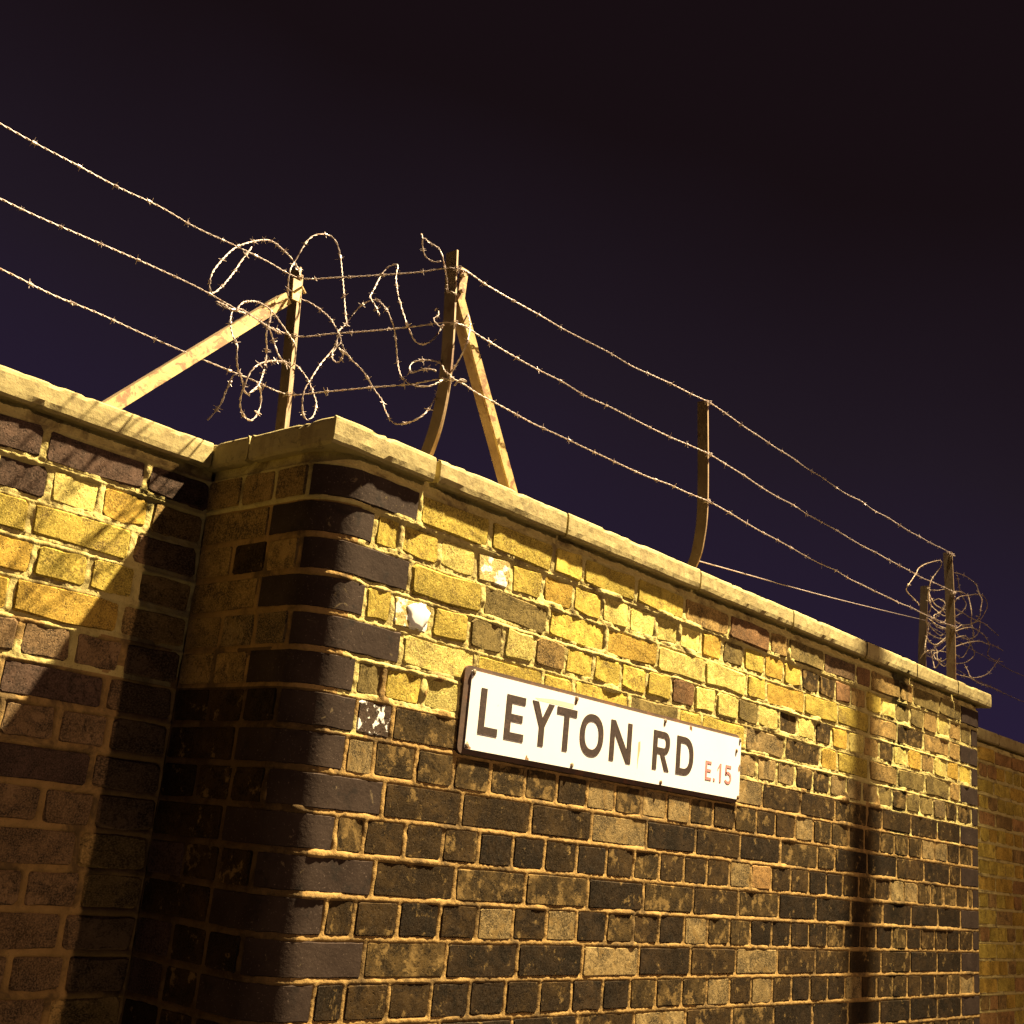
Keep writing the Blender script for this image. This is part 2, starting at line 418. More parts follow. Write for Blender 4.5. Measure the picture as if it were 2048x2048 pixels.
_pool = {}
def pooled(kind, wd, h, worn, r):
    key = (kind, worn, r.randrange(12))
    if key not in _pool:
        V, F = brick_mesh({'header': H - J, 'stretcher': .2245 - J}[kind], BH, worn, hash(key[2] * 7 + worn * 3 + (kind == 'header')))
        me = mesh('brick', V, F); me.materials.append(None); _pool[key] = me
    return _pool[key]

def build_wall(root, wall, path, limit=300):
    rows = layout(wall); r = random.Random(11); items = []
    for k, L in rows.items():
        z1 = -(k - 1) * CP - .005; z0 = z1 - BH; zc = (z0 + z1) / 2
        for b in L:
            s0, s1 = b[0], b[1]; bull = len(b) > 2; sc = (s0 + s1) / 2
            (x, y), nrm = path.at(sc); pr = project((x, y, zc)); vis = -1
            if pr and -40 < pr[0] < 2090 and 0 < pr[1] < 2090:
                facing = -( (x - CAM.x) * nrm[0] + (y - CAM.y) * nrm[1])
                if wall == 'right' and pr[0] < 1950: facing = -1
                if bull and sc < 1: facing = 1
                if facing > 0 and not (wall == 'block' and sc > XE - R + .05): vis = (s1 - s0) * facing / pr[2] ** 3
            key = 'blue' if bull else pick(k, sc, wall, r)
            items.append((vis, k, s0, s1, z0, z1, bull, key))
    items.sort(key=lambda t: -t[0])
    stuff = MB(); keys = list(MT)
    for n, (vis, k, s0, s1, z0, z1, bull, key) in enumerate(items):
        single = vis > 0 and n < limit
        rr = random.Random(n * 31 + k); sc = (s0 + s1) / 2; zc = (z0 + z1) / 2; wd = s1 - s0
        worn = (k <= 6 and wall != 'block') or (k <= 6 and sc > XC + R) or (wall == 'left')
        proud = .005 if k == 1 else 0.0
        if k == 1 and wall == 'block' and key == 'blue2': key = 'blue'
        proud += rr.uniform(-.0022, .0018) if worn else rr.uniform(-.0008, .0008)
        if bull:
            V, F = bull_mesh(path, s0, s1, z0, z1, .005 if k == 1 else 0)
            if single:
                me = mesh('bullnose_brick', V, F, True); sharpen(me); me.materials.append(MT['blue']); o = link('bullnose_brick', me, root)
            else: stuff.add(V, F, keys.index('blue'))
            continue
        (x, y), nrm = path.at(sc, proud); ang = math.atan2(nrm[0], -nrm[1])
        if single:
            kind = 'stretcher' if wd > .155 else 'header'; base = (.2245 if kind == 'stretcher' else H) - J
            o = bpy.data.objects.new('brick', pooled(kind, base, BH, worn, rr)); COL.objects.link(o); o.parent = root
            o.location = (x, y, zc + rr.uniform(-.001, .001))
            o.rotation_euler = (rr.uniform(-.02, .02) if worn else rr.uniform(-.006, .006), rr.uniform(-.012, .012) if worn else 0, ang + (rr.uniform(-.015, .015) if worn else rr.uniform(-.005, .005)))
            fx = -1 if rr.random() < .5 else 1
            o.scale = (wd / base, 1, fx if False else 1)
            o.material_slots[0].link = 'OBJECT'; o.material_slots[0].material = MT[key]
            lab = {'splat': 'dark brick splattered with white paint', 'white': 'pale brick with a white painted patch'}.get(key)
            if lab: o['label'] = lab
        else:
            V, F = brick_mesh(wd, BH, worn, n); ca, sa = math.cos(ang), math.sin(ang)
            stuff.add([(x + a * ca - b * sa, y + a * sa + b * ca, zc + c) for a, b, c in V], F, keys.index(key))
    o = stuff.build('brick_infill', [MT[k] for k in keys], root); o['kind'] = 'stuff'
    return rows

def build_mortar(root, wall, path, rows, s_lo, s_hi, fine_lo, fine_hi, mat):
    ss = []; t = s_lo
    while t < s_hi:
        ss.append(t)
        if t < fine_lo or t > fine_hi: t += .05 if (wall != 'block') else .02
        else: t += (.0036 if wall != 'right' else .008) * (1 + max(0, t - .3) * .45)
    ss.append(s_hi); zs = []; t = ZTOP + .003
    while t > ZGROUND:
        zs.append(t); t -= .0038 if t > -1.28 else .05
    zs.append(ZGROUND); S, Z = np.meshgrid(np.array(ss), np.array(zs))
    row = np.clip(np.floor(-Z / CP).astype(int) + 1, 0, NROW)
    zt = -(row - 1) * CP - .005; dz = np.minimum(zt - Z, Z - (zt - BH))
    ds = np.full(S.shape, -.01)
    for k, L in rows.items():
        m = row == k
        if not m.any(): continue
        sk = S[m]; v = np.full(sk.shape, -.01)
        for b in L: v = np.maximum(v, np.minimum(sk - b[0], b[1] - sk))
        ds[m] = v
    d = np.minimum(dz, ds); d[row == 0] = -.01
    wornm = 1 / (1 + np.exp((row - 6.4) * 3)) if wall != 'right' else 1.0
    if wall == 'block': wornm = np.where(S < XC + R + .02, .25, wornm)
    nA = fnoise(S, Z, 32, 20, 4) - .5; nB = fnoise(S, Z, 140, 40, 3) - .5; nC = fnoise(S, Z, 11, 60, 3)
    ridge = np.where(dz < 0, 1.0, .35)                      # bed joints stand a little fuller than the upright ones
    kj = np.round(-Z / CP); tilt = np.clip((Z + kj * CP) / .005, -1.3, 1.3) * (dz < 0)
    hj = -tilt * (.0024 * wornm + .0005) + wornm * (-.0020 + nA * .0075 + nB * .003) + (1 - wornm) * (-.0014 + .0008 * ridge + nA * .0022 + nB * .0022)
    smear = np.clip((nC - .60) * 6, 0, 1) * (.0028 + .0030 * wornm)
    h = hj - np.clip(d - .003 * wornm, 0, .012) * 1.2 + smear * np.exp(-np.clip(d, 0, 1) / .012)
    h = np.where(d > .016, -.013, h); h = np.clip(h, -.016, .0042)
    h = np.where((row == 1) & (d > -.02), h + .004, h); h = np.where(row == 0, -.004 + nA * .010 + nB * .004, h)
    h = np.where(Z < -1.29, -.006, h)
    V = []
    for i in range(S.shape[0]):
        z = zs[i]
        for j_, s in enumerate(ss):
            (x, y), _ = path.at(s, h[i, j_]); V.append((x, y, z))
    ny, nx = S.shape; ii, jj = np.meshgrid(np.arange(ny - 1), np.arange(nx - 1), indexing='ij')
    a = (ii * nx + jj).ravel(); F = np.stack([a, a + nx, a + nx + 1, a + 1], 1)
    me = bpy.data.meshes.new('mortar'); me.vertices.add(len(V)); me.vertices.foreach_set('co', np.array(V, 'f').ravel())
    me.loops.add(F.size); me.loops.foreach_set('vertex_index', F.ravel().astype('i'))
    me.polygons.add(len(F)); me.polygons.foreach_set('loop_start', np.arange(0, F.size, 4, dtype='i'))
    me.polygons.foreach_set('use_smooth', np.ones(len(F), bool))
    me.update(calc_edges=True); me.validate()
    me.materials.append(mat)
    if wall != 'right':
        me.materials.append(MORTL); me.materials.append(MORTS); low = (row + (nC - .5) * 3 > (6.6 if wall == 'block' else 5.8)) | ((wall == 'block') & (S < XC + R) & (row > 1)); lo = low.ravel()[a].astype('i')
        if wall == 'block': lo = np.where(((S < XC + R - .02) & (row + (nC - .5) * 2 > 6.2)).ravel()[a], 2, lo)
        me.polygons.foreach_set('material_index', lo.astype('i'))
    return link('mortar', me, root)

walls = {}
WD = {'block': ('brick_wall', 'long soot darkened yellow brick wall with a rounded dark corner, carrying the street nameplate', (1.5, 0, ZGROUND)),
      'left': ('brick_wall', 'set back yellow and plum brick wall left of the rounded corner, streaked by wire shadows', (-1.6, YI, ZGROUND)),
      'right': ('brick_wall', 'sliver of orange lit brick wall set back at the far right edge', (6, YI, ZGROUND))}
for wl, path in (('block', P_BLOCK), ('left', P_LEFT), ('right', P_RIGHT)):
    nm, lab, base = WD[wl]; root = empty(nm); tag(root, lab, 'wall'); walls[wl] = root
    rows = build_wall(root, wl, path)
    if wl == 'block': build_mortar(root, wl, path, rows, SMIN, SMAX, SMIN, XE + .1, MORT)
    elif wl == 'left': build_mortar(root, wl, path, rows, -3.0, XC, -.95, XC, MORT)
    else: build_mortar(root, wl, path, rows, XE, 9.0, 3.9, 4.9, MORT)
    core = MB()
    if wl == 'block':
        core.box((XC + .05, .03, ZGROUND), (XE - .05, .225, ZTOP - .004)); core.box((XC + .03, .225, ZGROUND), (XC + .23, YI + .02, ZTOP - .004)); core.box((XE - .23, .225, ZGROUND), (XE - .03, YI + .02, ZTOP - .004))
    elif wl == 'left': core.box((-3.0, YI + .03, ZGROUND), (XC + .21, YI + .23, ZTOP - .004))
    else: core.box((XE - .21, YI + .03, ZGROUND), (9.0, YI + .23, ZTOP - .004))
    core.build('wall_core', MORTD, root)

def dab(root, name, s, z, rx, rz, mat, seed, th=.0009):
    """an irregular dab of paint or mortar stuck on the face"""
    r = random.Random(seed); n = 18; V = []; ph = [r.uniform(0, 6.28) for _ in range(4)]
    for k, (q, y) in enumerate(((1.0, .002), (.93, -.5), (.6, -1.0))):
        for i in range(n):
            a = 2 * math.pi * i / n; rr = 1 + .08 * math.sin(2 * a + ph[0]) + .08 * math.sin(3 * a + ph[1]) + .08 * math.sin(5 * a + ph[2]) + .09 * math.sin(8 * a + ph[3])
            V.append((s + rx * rr * q * math.cos(a), (y if k == 0 else y * th) - .0006, z + rz * rr * q * math.sin(a)))
    F = [(k * n + i, (k + 1) * n + i, (k + 1) * n + (i + 1) % n, k * n + (i + 1) % n) for k in range(2) for i in range(n)] + [tuple(range(2 * n, 3 * n))]
    vv = [Vector(p) for p in V]; F = [f if (vv[f[1]] - vv[f[0]]).cross(vv[f[2]] - vv[f[1]]).y < 0 else tuple(reversed(f)) for f in F]
    mb = MB(); mb.add(V, F)
    return mb.build(name, mat, root, True)
PAINT = plain('white_paint', (.90, .90, .88), .6); LUMP = mortar_mat('pale_mortar_lump', (.66, .54, .30), (.56, .45, .24), (.4, .3, .16), .7)
o = dab(walls['block'], 'paint_blob', .078, -.258, .030, .030, PAINT, 8, .0032); o['label'] = 'round white blob of paint'

# coping slabs
def coping_slab(root, x0, x1, y0, y1, seed, edges='f', z0=ZTOP, z1=.0775):
    """slab with worn, slightly chipped edges; detailed where it faces the street"""
    r = np.random.RandomState(seed); nx = max(3, int((x1 - x0) / .012)); ny = max(3, int((y1 - y0) / .012))
    mb = MB(); zn = 7
    per = []
    for i in range(nx + 1): per.append((x0 + (x1 - x0) * i / nx, y0, 0, -1))
    for i in range(1, ny): per.append((x1, y0 + (y1 - y0) * i / ny, 1, 0))
    for i in range(nx, -1, -1): per.append((x0 + (x1 - x0) * i / nx, y1, 0, 1))
    for i in range(ny - 1, 0, -1): per.append((x0, y0 + (y1 - y0) * i / ny, -1, 0))
    P = np.array(per); q = P[:, 0] + P[:, 1] * 1.3; n = len(per); V = []
    prof = [(0, .006), (.10, .0012), (.3, 0), (.55, 0), (.8, .0), (.93, .001), (1, .005)]
    jit = fnoise(q, q * 0 + seed, 22, 70 + seed % 5, 3) - .5
    for t, ins in prof:
        z = z0 + (z1 - z0) * t
        nn = fnoise(q, q * 0 + t * 1.7 + seed, 60, 80, 3) - .5
        chip = np.clip(fnoise(q, q * 0 + seed * 3.3 + (0 if t < .5 else 9), 30, 90, 2) - .70, 0, 1) * (.05 if t in (0, 1) else .02 if t in (.10, .93) else 0)
        dd = ins + chip - nn * .0022 - jit * .002
        for i in range(n): V.append((P[i, 0] - P[i, 2] * dd[i], P[i, 1] - P[i, 3] * dd[i], z + (jit[i] * .0020 if t < .5 else jit[i] * .0010)))
    F = []
    for k in range(len(prof) - 1):
        for i in range(n): i2 = (i + 1) % n; F.append((k * n + i, k * n + i2, (k + 1) * n + i2, (k + 1) * n + i))
    F.append(tuple(range(n))[::-1]); F.append(tuple(range((len(prof) - 1) * n, len(prof) * n)))
    me = mesh('coping_stone', V, F); o = link('coping_stone', me, root, [COPE]); return o
O = .022
cuts = [(XC - O, .058), (.074, .502), (.509, 1.082), (1.090, 1.60), (1.607, 2.098), (2.106, 2.50), (2.507, 2.873), (2.881, XE + O)]
for i, (a, b) in enumerate(cuts):
    coping_slab(walls['block'], a, b, -O + (.001 if i == 1 else 0), .25, 5 + i, z1=.0775 + (i % 3 - 1) * .0012)
coping_slab(walls['block'], XC - O, .045, .253, .64, 21); coping_slab(walls['block'], XE - .25, XE + O, .253, .64, 22)
for i, (a, b) in enumerate([(-.92, XC - O - .003), (-1.52, -.925), (-2.12, -1.525), (-2.9, -2.125)]): coping_slab(walls['left'], a, b, YI - O, .65, 31 + i)
for i in range(9): coping_slab(walls['right'], XE + O + .003 + i * .6, XE + O + .6 + i * .6, YI - O, .65, 41 + i)
mb = MB(); mb.box((-.538, .50, .0775), (-.452, .56, .0865)); mb.build('mortar_pad', MORT, walls['left'])

# ---------------------------------------------------------------- street nameplate
def nameplate():
    root = empty('street_nameplate', (.80, -.006, -.505))
    tag(root, 'long white street nameplate with black lettering and red district code, fixed to the wall', 'street sign')
    T = Vector(root.location)
    def loc(o): o.location = -T; return o
    # backing board with rounded corners
    def rr(x0, x1, z0, z1, rad, n=5):
        P = []
        for cx, cz, a0 in ((x1 - rad, z1 - rad, 0), (x0 + rad, z1 - rad, 90), (x0 + rad, z0 + rad, 180), (x1 - rad, z0 + rad, 270)):
            for i in range(n + 1):
                a = math.radians(a0 + 90 * i / n); P.append((cx + rad * math.cos(a), cz + rad * math.sin(a)))
        return P
    def slab(name, P, y0, y1, mat):
        n = len(P); V = [(x, y0, z) for x, z in P] + [(x, y1, z) for x, z in P]
        F = [tuple(range(n))[::-1] if False else tuple(range(n)), tuple(range(n, 2 * n))[::-1]] + [(i, n + i, n + (i + 1) % n, (i + 1) % n) for i in range(n)]
        o = link(name, mesh(name, V, F), root, [mat]); loc(o); return o
    board = metal_mat('rusted_board', (.10, .055, .035), (.06, .035, .025), (.14, .06, .03), .55, .1, .8, 25)
    slab('backing_board', rr(.229, 1.352, -.517, -.3315, .016), -.0045, .012, board)
    m, n, b = nodes('enamel_white'); v, oi = objvec(n)
    base = mix(n, ramp(n, noise(n, v, 5, 4), [(.4, 0), (.7, 1)]), (.88, .89, .92), (.84, .85, .86))
    base = mix(n, ramp(n, noise(n, v, 36, 6, .7, .8), [(.66, 0), (.74, .35)]), base, (.55, .42, .24))
    n.links.new(base, b.inputs['Base Color']); b.inputs['Roughness'].default_value = .35
    slab('plate', rr(.2485, 1.3555, -.5055, -.3405, .004, 3), -.0075, -.0045, m)
    black = metal_mat('black_lettering', (.050, .030, .026), (.034, .022, .02), (.085, .05, .04), .56, 0, .6, 120)
    red = metal_mat('faded_red_lettering', (.56, .24, .23), (.48, .18, .17), (.66, .42, .38), .60, 0, .6, 90)
    def poly(mb, P, th=.0009):
        n = len(P); y0, y1 = -.0075 - th, -.0074
        mb.add([(x, y0, z) for x, z in P] + [(x, y1, z) for x, z in P], [tuple(range(n)), tuple(range(n, 2 * n))[::-1]] + [(i, n + i, n + (i + 1) % n, (i + 1) % n) for i in range(n)])
    def ring(mb, x0, x1, z0, z1, w, pw=2.3, a0=0, a1=360, n=40, wz=None):
        """open or closed stroke following a rounded oval"""
        cx, cz = (x0 + x1) / 2, (z0 + z1) / 2; A, B = (x1 - x0) / 2, (z1 - z0) / 2; wz = wz or w; V = []
        for i in range(n + 1):
            a = math.radians(a0 + (a1 - a0) * i / n); c, s_ = math.cos(a), math.sin(a)
            ex = math.copysign(abs(c) ** (2 / pw), c); ez = math.copysign(abs(s_) ** (2 / pw), s_)
            V.append(((cx + A * ex, cz + B * ez), (cx + (A - w) * ex, cz + (B - wz) * ez)))
        for i in range(n): poly(mb, [V[i][0], V[i][1], V[i + 1][1], V[i + 1][0]])
    def rect(mb, x0, x1, z0, z1): poly(mb, [(x0, z0), (x1, z0), (x1, z1), (x0, z1)])
    def dshape(mb, x0, x1, z0, z1, w, wz=None):
        """bowl of R / D: two arms joined by a half oval"""
        wz = wz or w; B = (z1 - z0) / 2; rx = min(B * .95, (x1 - x0) * .75); xm = x1 - rx; cz = (z0 + z1) / 2
        rect(mb, x0, xm, z1 - wz, z1); rect(mb, x0, xm, z0, z0 + wz); n = 20; V = []
        for i in range(n + 1):
            a = math.radians(90 - 180 * i / n); c, s_ = math.cos(a), math.sin(a)
            ex = abs(c) ** .85; ez = math.copysign(abs(s_) ** .85, s_)
            V.append(((xm + rx * ex, cz + B * ez), (xm + (rx - w) * ex, cz + (B - wz) * ez)))
        for i in range(n): poly(mb, [V[i][0], V[i][1], V[i + 1][1], V[i + 1][0]])
    t, bz = -.3725, -.4695; W = .0185; Wh = .0165
    def letter(draw, mat, x0):
        mb = MB(); draw(mb); o = mb.build('letter', mat, root); loc(o); return o
    letter(lambda m: (rect(m, .2825, .2825 + W, bz, t), rect(m, .2825 + W, .344, bz, bz + Wh)), black, 0)
    letter(lambda m: (rect(m, .3665, .3665 + W, bz, t), rect(m, .3665 + W, .431, bz, bz + Wh), rect(m, .3665 + W, .430, t - Wh, t), rect(m, .3665 + W, .424, -.4285, -.4130)), black, 0)
    def Y(m):
        rect(m, .4825, .5010, bz, -.4270)
        poly(m, [(.4825, -.4270), (.4825 + .0185, -.4270), (.5320 + .0, t), (.5320 - .0205, t), (.4918, -.4070)])
        poly(m, [(.4825, -.4270), (.4918, -.4070), (.4745, t), (.4535, t)])
    letter(Y, black, 0)
    letter(lambda m: (rect(m, .5425, .6165, t - Wh, t), rect(m, .5700, .5885, bz, t - Wh)), black, 0)
    letter(lambda m: ring(m, .6320, .7230, bz - .001, t + .001, .0185, 2.25, wz=.0165), black, 0)
    def N(m):
        rect(m, .7505, .7685, bz, t); rect(m, .8205, .8385, bz, t)
        poly(m, [(.7685, t), (.7505 + .018, -.4045), (.8205 - .0, bz), (.8205, -.4385)])
    letter(N, black, 0)
    def Rr(m):
        rect(m, .9320, .9505, bz, t); dshape(m, .9505, 1.0060, -.4290, t, .0185, .0155)
        poly(m, [(.9640, -.4290), (.9830, -.4290), (1.0070, bz), (.9865, bz)])
    letter(Rr, black, 0)
    letter(lambda m: (rect(m, 1.0380, 1.0565, bz, t), dshape(m, 1.0565, 1.1180, bz, t, .0185, .0160)), black, 0)
    t2, w2 = -.4200, .0078
    letter(lambda m: (rect(m, 1.1790, 1.1868, bz, t2), rect(m, 1.1868, 1.2085, bz, bz + .0072), rect(m, 1.1868, 1.2080, t2 - .0072, t2), rect(m, 1.1868, 1.2060, -.4480, -.4410)), red, 0)
    letter(lambda m: rect(m, 1.2195, 1.2275, bz, bz + .0078), red, 0)
    letter(lambda m: (rect(m, 1.2500, 1.2580, bz, t2), poly(m, [(1.2500, -.4260), (1.2500, t2 - .0), (1.2400, -.4330), (1.2400, -.4400)][::-1])), red, 0)
    def five(m):
        rect(m, 1.2800, 1.3085, t2 - .0072, t2); rect(m, 1.2790, 1.2862, -.4450, t2 - .0072)
        ring(m, 1.2740, 1.3110, bz - .0005, -.4370, .0080, 2.1, a0=145, a1=-150, n=24, wz=.0070)
    letter(five, red, 0)
    stud = metal_mat('dull_stud', (.40, .34, .24), (.28, .22, .15), (.20, .10, .05), .5, .5, .5, 100)
    for x, z in ((.2535, -.3435), (.6100, -.3450), (.9790, -.3445), (1.3490, -.3450), (1.3320, -.3760), (.2540, -.4985), (.6110, -.4985), (.9740, -.4990), (1.3490, -.5000)):
        mb = MB(); V = []; n = 10
        for k, (rad, yy) in enumerate(((.0050, -.0074), (.0046, -.0098), (.0025, -.0108))):
            for i in range(n): a = 2 * math.pi * i / n; V.append((x + rad * math.cos(a), yy, z + rad * math.sin(a) * 1.25))
        mb.add(V, [(k * n + i, (k + 1) * n + i, (k + 1) * n + (i + 1) % n, k * n + (i + 1) % n) for k in range(2) for i in range(n)] + [tuple(range(2 * n, 3 * n))])
        loc(mb.build('stud', stud, root))
    rs = metal_mat('rust_bloom', (.34, .19, .08), (.22, .11, .05), (.12, .06, .03), .5, 0, .9, 200); q = random.Random(9)
    for x, z in ((.2535, -.3435), (.6100, -.3470), (.9790, -.3465), (1.3490, -.3450), (.2540, -.4985), (.6110, -.4995), (.9740, -.5000), (1.3490, -.5000), (.262, -.503), (1.352, -.42), (1.10, -.342), (.45, -.5035)):
        P = []; a0 = q.uniform(0, 6); rr_ = q.uniform(.004, .007)
        for i in range(14):
            a = 2 * math.pi * i / 14; k = rr_ * (1 + .25 * math.sin(3 * a + a0) + .15 * math.sin(5 * a)); P.append((min(1.355, max(.249, x + k * math.cos(a))), min(-.341, max(-.505, z + (k * 1.1 if math.sin(a) > 0 else k * 1.9) * math.sin(a)))))
        mb = MB(); poly(mb, P[::-1], .0001); loc(mb.build('rust_mark', rs, root))
    st = plain('rust_stain', (.52, .38, .22), .8); pale = plain('tape_residue', (.80, .68, .50), .7)
    mb = MB(); poly(mb, [(.868, -.412), (.876, -.409), (.8775, -.430), (.8725, -.452), (.8695, -.478), (.8680, -.450)], .0003); loc(mb.build('rust_streak', st, root))
    mb = MB(); poly(mb, [(.460, -.3660), (.520, -.3600), (.602, -.3590), (.600, -.3700), (.540, -.3700), (.475, -.3705)][::-1], .0002); loc(mb.build('tape_mark', pale, root))
nameplate()

# ---------------------------------------------------------------- fence posts and braces
def post(x, prof, label, wd=.037, th=.0055, sd=1):
    """cranked angle-iron post; prof = [(y, z)] of its street-side edge, bottom first"""
    base = prof[0]; root = empty('fence_post', (x, base[0], base[1]))
    tag(root, label, 'fence post', 'cranked angle iron posts along the wall top')
    # smooth the crank
    P = [Vector((0, y - base[0], z - base[1])) for y, z in prof]; Q = []
    for i in range(len(P) - 1):
        p0 = P[max(i - 1, 0)]; p1 = P[i]; p2 = P[i + 1]; p3 = P[min(i + 2, len(P) - 1)]
        for k in range(6):
            t = k / 6; Q.append(.5 * ((2 * p1) + (p2 - p0) * t + (2 * p0 - 5 * p1 + 4 * p2 - p3) * t * t + (3 * p1 - p0 - 3 * p2 + p3) * t ** 3))
    Q.append(P[-1])
    a = MB(); a.sweep(Q, 0, th, 0, wd, (1, 0, 0), (0, 1, 0)); o1 = a.build('web', [WEB, ANGLE], root)
    for pl in o1.data.polygons:
        if pl.normal.y < -.6: pl.material_index = 1      # street-side edge takes the lighter iron; the web has its shade painted in
    b = MB(); b.sweep(Q, th, wd, wd - th, wd, (1, 0, 0), (0, 1, 0)); b.build('flange', ANGLE, root)
    return root
post(.235, [(.262, -.30), (.262, .06), (.222, .12), (.182, .19), (.158, .29), (.155, .43), (.180, .700)], 'tall cranked iron post above the wall corner, with the splayed brace leaning against it')
post(1.365, [(.262, -.30), (.262, .05), (.215, .11), (.174, .18), (.156, .25), (.150, .376), (.170, .705)], 'lone cranked iron post midway along the long wall, without a brace')
post(3.165, [(.102, .070), (.102, .18), (.104, .35), (.108, .50), (.115, .662)], 'far right iron post standing in front of the wire bundle')
post(.050, [(.500, -.30), (.500, .10), (.510, .22), (.525, .40), (.550, .668)], 'left hand iron post rising behind the recessed corner, braced to the left')
post(3.800, [(.470, .070), (.480, .20), (.490, .34), (.486, .50), (.480, .690)], 'farthest iron post, half hidden inside the wire bundle')

def bar(name, root, a, b, wA, tA, U, W, mat):
    mb = MB(); T = Vector(root.location); mb.sweep([Vector(a) - T, Vector(b) - T], 0, wA, 0, tA, U, W); return mb.build(name, mat, root)
# right brace, angle section, its lit flange towards the street
A0, B0 = Vector((.503, .180, .179)), Vector((.238, .165, .574)); A = A0 + (A0 - B0) * ((A0.z - .079) / (B0.z - A0.z)); B = B0
rt = empty('diagonal_brace', A); tag(rt, 'lit angle iron brace slanting from the cranked corner post down onto the right hand coping', 'brace')
axis = (B - A).normalized(); side = axis.cross(Vector((0, 1, 0))).normalized()   # points along the wall
if side.x < 0: side = -side
bar('front_flange', rt, A, B, .026, .006, side, Vector((0, 1, 0)), BRACE)
bar('side_flange', rt, A + Vector((0, .006, 0)), B + Vector((0, .006, 0)), .006, .026, side, Vector((0, 1, 0)), ANGLE)
mb = MB(); T = A
mb.sweep([Vector((.243, .166, .575)) - T, Vector((.247, .168, .655)) - T], 0, .024, 0, .005, (1, 0, 0), (0, 1, 0)); mb.build('gusset_plate', BRACE, rt)
for z_ in (.590, .632):
    mb = MB(); mb.tube([Vector((.250, .168, z_)) - T, Vector((.250, .156, z_)) - T], .0055, 6); mb.build('bolt', ANGLE, rt)
mb = MB(); mb.box(Vector((A.x - .012, A.y - .012, .0775)) - T, Vector((A.x + .050, A.y + .045, .083)) - T); mb.build('foot_plate', ANGLE, rt)
# left brace
A0, B0 = Vector((-.427, .500, .118)), Vector((.006, .530, .572)); A = A0 + (A0 - B0) * ((A0.z - .079) / (B0.z - A0.z)); B = B0
lt = empty('diagonal_brace', A); tag(lt, 'lit golden iron brace rising from the left hand coping to the left post', 'brace')
axis = (B - A).normalized(); side = axis.cross(Vector((0, 1, 0))).normalized()
if side.z > 0: side = -side
bar('front_flange', lt, A, B, .030, .006, side, Vector((0, 1, 0)), BRACE)
bar('side_flange', lt, A + Vector((0, .006, 0)), B + Vector((0, .006, 0)), .006, .030, side, Vector((0, 1, 0)), ANGLE)
mb = MB(); T = A
mb.sweep([Vector((.022, .522, .560)) - T, Vector((.026, .536, .622)) - T], 0, .026, 0, .005, (1, 0, 0), (0, 1, 0)); mb.build('gusset_plate', BRACE, lt)
mb = MB()
mb.tube([Vector((.020, .520, .575)) - T, Vector((.030, .500, .590)) - T, Vector((.044, .505, .580)) - T], .004, 6); mb.build('bolt', BRACE, lt)

# ---------------------------------------------------------------- barbed wire
def smooth(P, step=.012):
    P = [Vector(p) for p in P]; Q = []
    for i in range(len(P) - 1):
        p0 = P[max(i - 1, 0)]; p1 = P[i]; p2 = P[i + 1]; p3 = P[min(i + 2, len(P) - 1)]
        n = max(2, int((p2 - p1).length / step))
        for k in range(n):
            t = k / n; Q.append(.5 * ((2 * p1) + (p2 - p0) * t + (2 * p0 - 5 * p1 + 4 * p2 - p3) * t * t + (3 * p1 - p0 - 3 * p2 + p3) * t ** 3))
    Q.append(P[-1]); return Q
def resample(Q, step):
    D = [0]
    for i in range(1, len(Q)): D.append(D[-1] + (Q[i] - Q[i - 1]).length)
    n = max(3, int(D[-1] / step)); out = []; j = 0
    for k in range(n + 1):
        d = D[-1] * k / n
        while j < len(D) - 2 and D[j + 1] < d: j += 1
        t = (d - D[j]) / max(1e-9, D[j + 1] - D[j]); out.append(Q[j].lerp(Q[j + 1], min(1, max(0, t))))
    return out, D[-1]
def barb_mesh(seed):
    r = random.Random(seed); mb = MB()
    pts = []                                             # a short coil round the wire, its two ends standing out
    mb.tube([(-.005, 0, 0), (.005, 0, 0)], .0036, 5)
    for sx in (-.003, .003):
        a = r.uniform(0, math.pi); l1, l2 = r.uniform(.008, .013), r.uniform(.008, .013)
        c, s = math.cos(a), math.sin(a)
        mb.tube([(sx - r.uniform(0, .003), c * l1, s * l1), (sx, c * .002, s * .002), (sx + r.uniform(0, .003), -c * l2 + r.uniform(-.003, .003), -s * l2)], .0011, 3, taper=[.5, 1, .5])
    return mesh('barb', mb.V, mb.F)
BARBS = [barb_mesh(i) for i in range(8)]
for me in BARBS: me.materials.append(None)
def twisted(mb, Q, step=.007, pitch=.042, rad=.00105, off=.00115, n=4):
    pts, L = resample(Q, step); m = len(pts); s1, s2 = [], []; up = Vector((.2, .3, .9))
    for i, p in enumerate(pts):
        t = (pts[min(i + 1, m - 1)] - pts[max(i - 1, 0)]).normalized(); a = t.cross(up)
        if a.length < .05: a = t.cross(Vector((1, 0, 0)))
        a.normalize(); b = t.cross(a); th = 2 * math.pi * i * step / pitch
        o = (a * math.cos(th) + b * math.sin(th)) * off; s1.append(p + o); s2.append(p - o)
    mb.tube(s1, rad, n); mb.tube(s2, rad, n)
def put_barbs(root, Q, spacing, T, mat, seed, phase=.03):
    r = random.Random(seed); pts, L = resample(Q, .004); d = phase
    while d < L - .01:
        i = min(len(pts) - 2, int(d / L * (len(pts) - 1))); t = (pts[i + 1] - pts[i]).normalized()
        o = bpy.data.objects.new('barb', r.choice(BARBS)); COL.objects.link(o); o.parent = root
        o.location = pts[i] - T; q = t.to_track_quat('X', 'Z'); o.rotation_euler = (q.to_matrix() @ Matrix.Rotation(r.uniform(0, 6.28), 3, 'X')).to_euler()
        s = r.uniform(.7, 1.05); o.scale = (s, s, s); o.material_slots[0].link = 'OBJECT'; o.material_slots[0].material = mat
        d += spacing * r.uniform(.85, 1.15)
